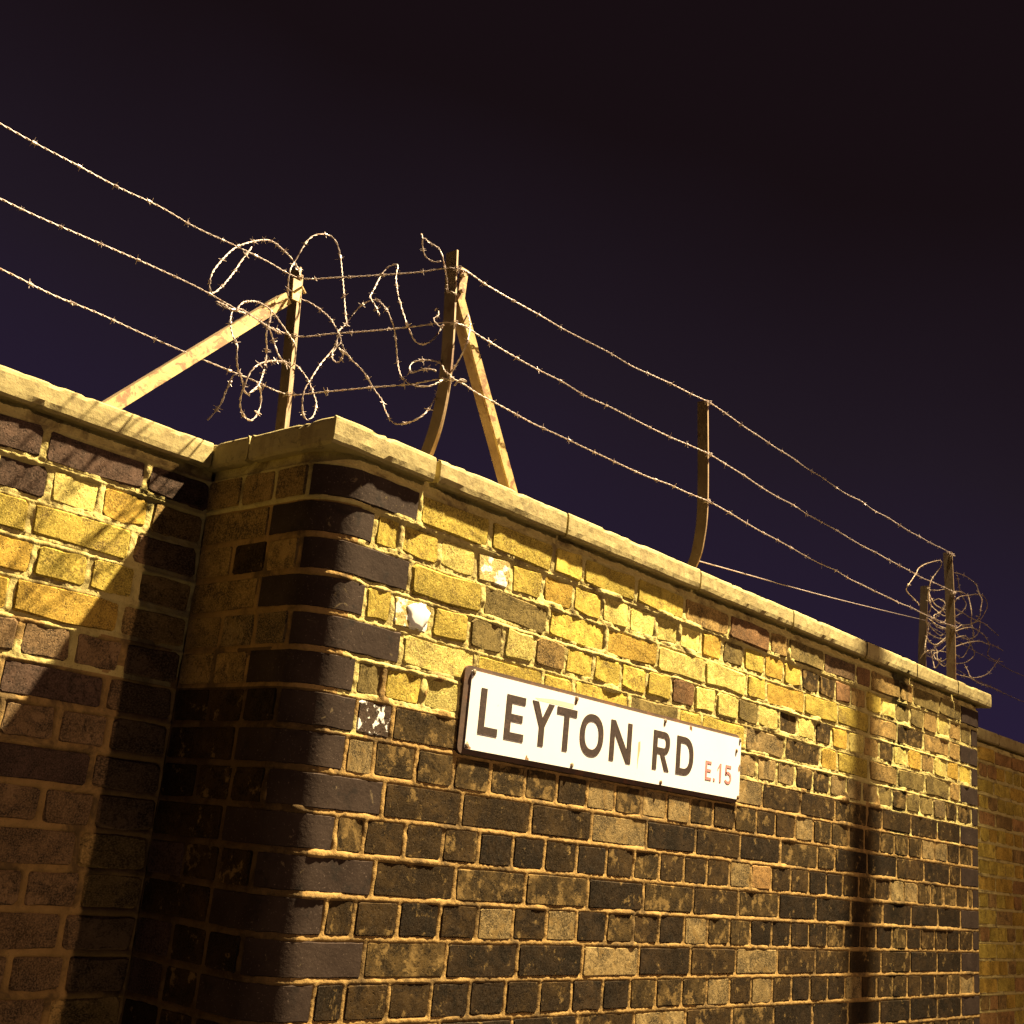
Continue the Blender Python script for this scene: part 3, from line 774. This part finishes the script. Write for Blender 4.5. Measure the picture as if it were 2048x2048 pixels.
def kink(P, amt, seed, step=.10):
    """a hand-strung wire is never quite straight: small kinks at the barbs"""
    r = random.Random(seed); out = [Vector(P[0])]
    for i in range(len(P) - 1):
        a, b = Vector(P[i]), Vector(P[i + 1]); n = max(1, int((b - a).length / step))
        sag = .012 * min(1.5, (b - a).length)
        for k in range(1, n + 1):
            t = k / n; p = a.lerp(b, t); p.z -= sag * 4 * t * (1 - t)
            if k < n: p += Vector((0, r.uniform(-amt, amt), r.uniform(-amt, amt)))
            out.append(p)
    return out
WZ = {'top': [(-1.6, .548, .672), (.050, .548, .636), (.238, .172, .648), (1.366, .164, .695), (3.166, .110, .648)],
      'middle': [(-1.6, .548, .505), (-.218, .545, .486), (.050, .535, .474), (.238, .160, .500), (1.366, .152, .522), (3.166, .105, .487), (3.80, .482, .50), (6.5, .48, .49)],
      'bottom': [(-1.6, .540, .372), (.050, .520, .315), (.238, .152, .353), (1.366, .150, .373), (3.166, .103, .345), (3.80, .485, .36), (6.5, .48, .35)]}
for i, (k, P) in enumerate(WZ.items()):
    root = empty('barbed_wire', P[1]); T = Vector(P[1])
    tag(root, {'top': 'topmost of the three barbed wire lines strung between the iron posts', 'middle': 'middle one of the three barbed wire lines between the iron posts',
               'bottom': 'lowest of the three barbed wire lines, nearest the coping'}[k], 'barbed wire', 'barbed wire lines strung from post to post')
    Q = smooth(kink(P, .0028, 40 + i), .02); mb = MB(); twisted(mb, [q - T for q in Q]); mb.build('strand', GALV, root, True)
    put_barbs(root, Q, .098, T, GALV, 60 + i)
TIES = {'top': [(.050, .548, .636), (.238, .172, .648), (1.366, .164, .695), (3.166, .110, .648)], 'middle': [(.050, .535, .474), (.238, .160, .500), (1.366, .152, .522), (3.166, .105, .487)], 'bottom': [(.050, .520, .315), (.238, .152, .353), (1.366, .150, .373), (3.166, .103, .345)]}
for root, (k, L) in zip([o for o in COL.objects if o.name.startswith('barbed_wire') and o.type == 'EMPTY'], TIES.items()):
    for x, y, z in L:
        mb = MB(); q = random.Random(x * 9 + z); c = Vector((x, y, z)) - root.location; pts = []
        for i in range(34):
            a = i * .62; pts.append(c + Vector((.003 + .0065 * math.cos(a), .006 + .0125 * math.sin(a) + q.uniform(-.0012, .0012), -.006 + .0004 * i)))
        pts.append(pts[-1] + Vector((.010, -.008, .006))); mb.tube(pts, .0011, 4); mb.build('wire_tie', GALV, root)
P = [(1.372, .178, .190), (1.55, .20, .213), (2.3, .290, .308), (3.05, .384, .412), (3.79, .484, .520)]
mb = MB(); mb.tube(smooth(P, .05), .0018, 5)
mb.tube([Vector((1.372, .178, .19)) + Vector((.006 * math.cos(a), .006 * math.sin(a), .002 * a)) for a in np.linspace(0, 12, 30)], .0015, 4)
o = mb.build('plain_wire', GALV, None, True); tag(o, 'single thin plain wire running from the middle post to the far bundle', 'wire')

# tangles: each run of wire is a curve in space, in metres
NEAR = [
 [(-0.253,0.315,0.515),(-0.279,0.305,0.467),(-0.309,0.281,0.418),(-0.346,0.251,0.367),(-0.38,0.231,0.327),(-0.394,0.226,0.337),(-0.392,0.228,0.365),(-0.362,0.249,0.414),(-0.313,0.285,0.476),(-0.258,0.31,0.524),(-0.148,0.41,0.608),(-0.053,0.496,0.657),(0.007,0.536,0.67),(0.025,0.522,0.645),(0.019,0.501,0.615)],
 [(0.018,0.533,0.554),(-0.013,0.5,0.579),(-0.021,0.49,0.608),(0.0,0.507,0.646),(0.007,0.499,0.676),(0.023,0.5,0.713),(0.042,0.502,0.738),(0.067,0.501,0.754),(0.093,0.499,0.76),(0.115,0.498,0.748),(0.13,0.497,0.718),(0.129,0.481,0.675),(0.11,0.44,0.608),(0.088,0.398,0.545),(0.074,0.367,0.491),(0.074,0.36,0.469)],
 [(0.035,0.545,0.575),(0.076,0.573,0.596),(0.1,0.558,0.592),(0.108,0.525,0.57),(0.1,0.467,0.529),(0.085,0.415,0.483),(0.075,0.382,0.449),(0.073,0.362,0.416),(0.091,0.354,0.393),(0.138,0.361,0.382),(0.175,0.371,0.368),(0.193,0.366,0.348),(0.197,0.342,0.322),(0.183,0.306,0.281),(0.168,0.267,0.247),(0.161,0.236,0.228),(0.159,0.188,0.224),(0.171,0.17,0.236),(0.193,0.171,0.26),(0.232,0.191,0.309),(0.264,0.207,0.359),(0.263,0.181,0.378)],
 [(0.084,0.403,0.47),(0.119,0.421,0.507),(0.156,0.44,0.561),(0.158,0.41,0.578),(0.141,0.347,0.565),(0.124,0.29,0.525),(0.121,0.262,0.491),(0.144,0.268,0.471),(0.19,0.307,0.458),(0.214,0.323,0.43),(0.198,0.287,0.378),(0.18,0.243,0.344),(0.166,0.192,0.318),(0.177,0.157,0.314),(0.216,0.161,0.342),(0.255,0.175,0.375)],
 [(0.11,0.287,0.495),(0.112,0.317,0.536),(0.117,0.341,0.56),(0.141,0.357,0.6),(0.169,0.374,0.649),(0.188,0.372,0.683),(0.2,0.351,0.689),(0.191,0.343,0.656),(0.166,0.3,0.587),(0.145,0.254,0.525),(0.142,0.221,0.47),(0.173,0.218,0.437),(0.208,0.215,0.447),(0.241,0.22,0.484),(0.261,0.225,0.525),(0.253,0.212,0.571),(0.225,0.186,0.594),(0.185,0.161,0.621),(0.169,0.169,0.665),(0.167,0.201,0.689),(0.173,0.24,0.719),(0.191,0.257,0.708),(0.214,0.268,0.695),(0.238,0.26,0.689),(0.25,0.249,0.694)],
 [(0.175,0.249,0.734),(0.167,0.233,0.711)],
 [(0.139,0.464,0.519),(0.141,0.474,0.496),(0.138,0.473,0.473),(0.124,0.473,0.444),(0.092,0.463,0.399),(0.063,0.448,0.354),(0.049,0.442,0.33),(0.038,0.44,0.305),(0.037,0.439,0.275),(0.048,0.444,0.25),(0.063,0.445,0.24),(0.081,0.447,0.256),(0.103,0.47,0.299),(0.112,0.498,0.333),(0.114,0.528,0.373),(0.106,0.542,0.394),(0.087,0.553,0.412),(0.039,0.516,0.392),(-0.046,0.436,0.348),(-0.147,0.334,0.288),(-0.241,0.235,0.224),(-0.263,0.226,0.199),(-0.271,0.227,0.171),(-0.267,0.241,0.149),(-0.251,0.262,0.133),(-0.224,0.283,0.124),(-0.195,0.297,0.125),(-0.172,0.31,0.151),(-0.16,0.322,0.187),(-0.184,0.302,0.211),(-0.198,0.293,0.195),(-0.225,0.278,0.172)],
 [(0.145,0.462,0.479),(0.128,0.467,0.448),(0.111,0.444,0.417),(0.099,0.405,0.394),(0.081,0.366,0.401),(0.067,0.375,0.416),(0.112,0.38,0.409)],
 [(0.188,0.103,0.335),(0.206,0.141,0.359),(0.224,0.176,0.392),(0.239,0.221,0.415),(0.242,0.266,0.426),(0.225,0.28,0.416),(0.209,0.268,0.39),(0.199,0.246,0.373),(0.184,0.203,0.366),(0.176,0.156,0.356),(0.18,0.143,0.349)],
 [(-0.282,0.227,0.186),(-0.296,0.237,0.18),(-0.292,0.249,0.169),(-0.285,0.271,0.155),(-0.276,0.292,0.14),(-0.275,0.308,0.124),(-0.288,0.315,0.098)],
 [(-0.276,0.312,0.351),(-0.282,0.304,0.335),(-0.295,0.28,0.302),(-0.305,0.249,0.267),(-0.304,0.229,0.241),(-0.301,0.228,0.216),(-0.278,0.251,0.203),(-0.243,0.283,0.199),(-0.214,0.309,0.187),(-0.196,0.315,0.186)],
 [(-0.323,0.225,0.313),(-0.305,0.233,0.339),(-0.255,0.266,0.371),(-0.179,0.342,0.413),(-0.095,0.429,0.453),(-0.037,0.476,0.463),(-0.007,0.479,0.446),(0.016,0.476,0.425),(0.022,0.474,0.402),(0.034,0.493,0.38),(0.023,0.491,0.368)],
 [(-0.154,0.347,0.413),(-0.155,0.346,0.386),(-0.156,0.346,0.371),(-0.16,0.344,0.351),(-0.138,0.366,0.336),(-0.132,0.369,0.306),(-0.152,0.342,0.26),(-0.192,0.294,0.208),(-0.23,0.269,0.169)],
 [(-0.36,0.242,0.315),(-0.334,0.225,0.308),(-0.303,0.238,0.326),(-0.238,0.283,0.344),(-0.124,0.393,0.393),(-0.09,0.421,0.391),(-0.078,0.42,0.371),(-0.064,0.414,0.346),(-0.013,0.441,0.346)],
 [(-0.201,0.301,0.35),(-0.145,0.351,0.373),(-0.078,0.405,0.398)],
 [(0.217,0.212,0.535),(0.212,0.2,0.539),(0.201,0.18,0.508),(0.186,0.181,0.494),(0.182,0.153,0.466),(0.184,0.14,0.468)],
 [(0.204,0.168,0.588),(0.227,0.185,0.584),(0.227,0.163,0.576),(0.282,0.18,0.565),(0.277,0.153,0.525),(0.254,0.123,0.484),(0.225,0.098,0.431),(0.226,0.111,0.405),(0.247,0.15,0.391),(0.272,0.193,0.383)],
 [(0.211,0.128,0.349),(0.215,0.115,0.335),(0.241,0.099,0.337),(0.217,0.098,0.335),(0.207,0.105,0.316)],
 [(-0.359,0.246,0.322),(-0.325,0.269,0.334),(-0.293,0.291,0.343),(-0.252,0.312,0.357)],
]
FAR = [
 [(3.388,0.347,0.501),(3.215,0.305,0.494),(3.083,0.274,0.495),(3.094,0.257,0.533),(3.158,0.262,0.583),(3.204,0.272,0.614),(3.351,0.3,0.672),(3.633,0.354,0.76),(3.69,0.372,0.752),(3.692,0.395,0.72),(3.656,0.404,0.678),(3.594,0.389,0.609),(3.507,0.346,0.529),(3.488,0.312,0.494),(3.489,0.28,0.469),(3.499,0.272,0.474),(3.404,0.258,0.483),(3.337,0.258,0.487),(3.334,0.281,0.531)],
 [(3.882,0.386,0.764),(4.013,0.403,0.788),(4.089,0.393,0.783),(4.079,0.359,0.751),(3.979,0.308,0.681),(3.929,0.276,0.637),(3.858,0.256,0.578),(3.875,0.27,0.54),(3.899,0.314,0.518),(3.916,0.367,0.52),(3.911,0.397,0.542)],
 [(3.778,0.333,0.723),(3.916,0.378,0.706),(3.993,0.399,0.683),(4.06,0.4,0.652),(3.964,0.382,0.595),(3.797,0.35,0.536),(3.672,0.321,0.53),(3.616,0.282,0.557),(3.623,0.263,0.582),(3.708,0.257,0.608)],
 [(3.605,0.286,0.604),(3.776,0.312,0.642),(3.91,0.334,0.658),(4.078,0.359,0.702),(4.229,0.379,0.728),(4.328,0.397,0.705),(4.302,0.404,0.656),(4.224,0.399,0.606),(4.073,0.384,0.557)],
 [(3.835,0.305,0.64),(3.763,0.266,0.571),(3.75,0.257,0.526),(3.775,0.269,0.495),(3.902,0.307,0.476),(3.983,0.346,0.455),(4.033,0.383,0.427),(4.018,0.403,0.386),(3.921,0.399,0.381)],
 [(3.795,0.349,0.57),(3.957,0.378,0.587),(4.107,0.399,0.595),(4.227,0.403,0.602),(4.284,0.393,0.6),(4.304,0.366,0.571),(4.298,0.334,0.542)],
 [(3.566,0.259,0.415),(3.643,0.257,0.442),(3.789,0.273,0.477),(3.949,0.3,0.493),(4.121,0.334,0.503),(4.28,0.373,0.491),(4.327,0.398,0.456),(4.427,0.403,0.447),(4.515,0.391,0.454)],
 [(3.49,0.257,0.321),(3.56,0.257,0.346),(3.679,0.267,0.381),(3.807,0.284,0.414),(3.99,0.311,0.454),(4.151,0.337,0.474),(4.354,0.367,0.5),(4.512,0.389,0.508)],
 [(3.921,0.403,0.339),(4.029,0.399,0.362),(4.081,0.384,0.392),(4.082,0.371,0.414),(4.013,0.354,0.427),(3.825,0.311,0.444),(3.635,0.282,0.401)],
 [(3.843,0.327,0.319),(3.784,0.289,0.279),(3.751,0.263,0.244),(3.83,0.257,0.257),(4.016,0.285,0.306),(4.207,0.329,0.37),(4.448,0.384,0.46)],
 [(3.623,0.29,0.239),(3.655,0.259,0.232),(3.737,0.259,0.237),(3.927,0.29,0.245),(4.219,0.347,0.277),(4.495,0.394,0.301)],
 [(3.552,0.379,0.479),(3.525,0.331,0.442),(3.508,0.288,0.421),(3.538,0.26,0.415),(3.646,0.262,0.46)],
 [(3.53,0.374,0.462),(3.594,0.388,0.455),(3.687,0.402,0.446),(3.761,0.403,0.44),(3.792,0.393,0.47),(3.622,0.367,0.452),(3.477,0.332,0.457)],
 [(3.257,0.265,0.335),(3.297,0.257,0.312),(3.378,0.267,0.32),(3.54,0.301,0.376),(3.704,0.342,0.438),(3.799,0.397,0.523)],
 [(3.442,0.365,0.276),(3.439,0.344,0.299),(3.453,0.322,0.312),(3.477,0.299,0.312),(3.514,0.277,0.312),(3.552,0.262,0.297)],
 [(3.671,0.403,0.385),(3.697,0.397,0.365),(3.66,0.378,0.316),(3.646,0.356,0.285),(3.653,0.341,0.277),(3.644,0.31,0.303)],
 [(3.648,0.402,0.347),(3.609,0.378,0.299),(3.539,0.337,0.249),(3.461,0.281,0.277)],
 [(3.642,0.4,0.628),(3.728,0.402,0.645),(3.764,0.382,0.657),(3.745,0.341,0.628)],
 [(3.34,0.279,0.592),(3.375,0.298,0.569),(3.422,0.325,0.541),(3.533,0.355,0.527),(3.563,0.38,0.494),(3.563,0.392,0.47),(3.615,0.401,0.448),(3.58,0.399,0.375),(3.526,0.38,0.316)],
 [(3.596,0.381,0.558),(3.602,0.351,0.575),(3.592,0.314,0.549),(3.454,0.278,0.481),(3.33,0.259,0.434),(3.386,0.259,0.415),(3.503,0.274,0.451)],
 [(3.47,0.341,0.392),(3.645,0.376,0.407),(3.831,0.401,0.428),(3.777,0.401,0.38),(3.616,0.377,0.324),(3.597,0.341,0.288),(3.595,0.307,0.302)],
 [(3.652,0.289,0.475),(3.806,0.316,0.482),(3.792,0.344,0.46),(4.002,0.379,0.469),(4.179,0.399,0.521),(4.24,0.404,0.574),(4.224,0.397,0.615),(4.157,0.39,0.614)],
]

def tangle(label, curves, base, mat, seed, spacing, step, fine):
    root = empty('barbed_wire_tangle', base); T = Vector(base); tag(root, label, 'barbed wire')
    for i, c in enumerate(curves):
        Q = smooth([Vector(p) for p in c], .012); mb = MB(); twisted(mb, [q - T for q in Q], step=step, rad=.0011 if fine else .0014)
        mb.build('strand', mat, root, True); put_barbs(root, Q, spacing, T, mat, seed + i, .03 + .01 * (i % 4))
tangle('loose loops of barbed wire thrown between the two corner posts', NEAR, (.12, .36, .25), GALV, 100, .085, .006, True)
tangle('dense far bundle of barbed wire around the last two posts', FAR, (3.4, .33, .20), OLDWIRE, 200, .11, .009, False)

# ---------------------------------------------------------------- street lamps (outside the view, they light it)
LM = plain('lamp_paint', (.035, .035, .033), .75, 0, .2)
def street_lamp(base, light, label):
    root = empty('street_lamp', base); tag(root, label, 'street lamp', 'street lamps along the road'); B = Vector(base)
    top = light.z + .12; h = top - base[2]; mb = MB()
    mb.tube([(0, 0, 0), (0, 0, 1.0), (0, 0, 1.02), (0, 0, h * .96)], .056, 14, taper=[1.5, 1.5, 1, .9]); mb.build('column', LM, root, True)
    d = light - B; e = Vector((d.x, d.y, 0)); mb = MB()
    mb.tube([Vector((0, 0, h * .95)), Vector((0, 0, h * .965)) + e * .05, Vector((0, 0, h)) + e * .35, Vector((0, 0, h)) + e * .88], .03, 10); mb.build('arm', LM, root, True)
    u = e.normalized(); v = Vector((-u.y, u.x, 0)); c = Vector((d.x, d.y, h - .02)); V = []
    for sx, sz, kx in ((-1, 0, 1), (1, 0, 1), (1, .1, .7), (-1, .1, .7)):
        for sy in (-1, 1): V.append(c + u * (.33 * sx * kx) + v * (.14 * sy * kx) + Vector((0, 0, sz)))
    mb = MB(); mb.add(V, [(6, 7, 5, 4), (0, 6, 4, 2), (1, 3, 5, 7), (0, 1, 7, 6), (2, 4, 5, 3)]); mb.build('lantern', LM, root)
    return root
r1 = street_lamp((2.47, -.68, ZGROUND + .004), LAMP1, 'tall street lamp standing close to the wall beyond the right edge of the view')
r2 = street_lamp((3.3, -9.9, ZGROUND - .12), LAMP2, 'shorter street lamp on the far side of the road')
for r_, l_ in ((r1, L1), (r2, L2)):
    l_.parent = r_; l_.location = Vector(l_.location) - Vector(r_.location)

# ---------------------------------------------------------------- ground
def sheet(name, x0, x1, y0, y1, z, mat, th=0):
    mb = MB()
    if th: mb.box((x0, y0, z - th), (x1, y1, z))
    else: mb.add([(x0, y0, z), (x1, y0, z), (x1, y1, z), (x0, y1, z)], [(0, 1, 2, 3)])
    o = mb.build(name, mat); o['kind'] = 'structure'; return o
PAV = plain('paving', (.030, .026, .022), .9); ASP = plain('asphalt', (.030, .028, .026), .9); EAR = plain('yard_ground', (.04, .032, .022), 1)
sheet('ground', -300, 300, -300, 300, ZGROUND - .14, EAR)
sheet('road', -60, 60, -9.0, -2.6, ZGROUND - .12, ASP, .01)
sheet('pavement', -60, 60, -2.47, YI + .02, ZGROUND + .004, PAV, .12)
sheet('pavement', -60, 60, -12, -9.13, ZGROUND + .004, PAV, .12)
KB = plain('kerb_stone', (.16, .15, .13), .85)
sheet('kerb', -60, 60, -2.6, -2.472, ZGROUND + .006, KB, .13); sheet('kerb', -60, 60, -9.128, -9.0, ZGROUND + .006, KB, .13)
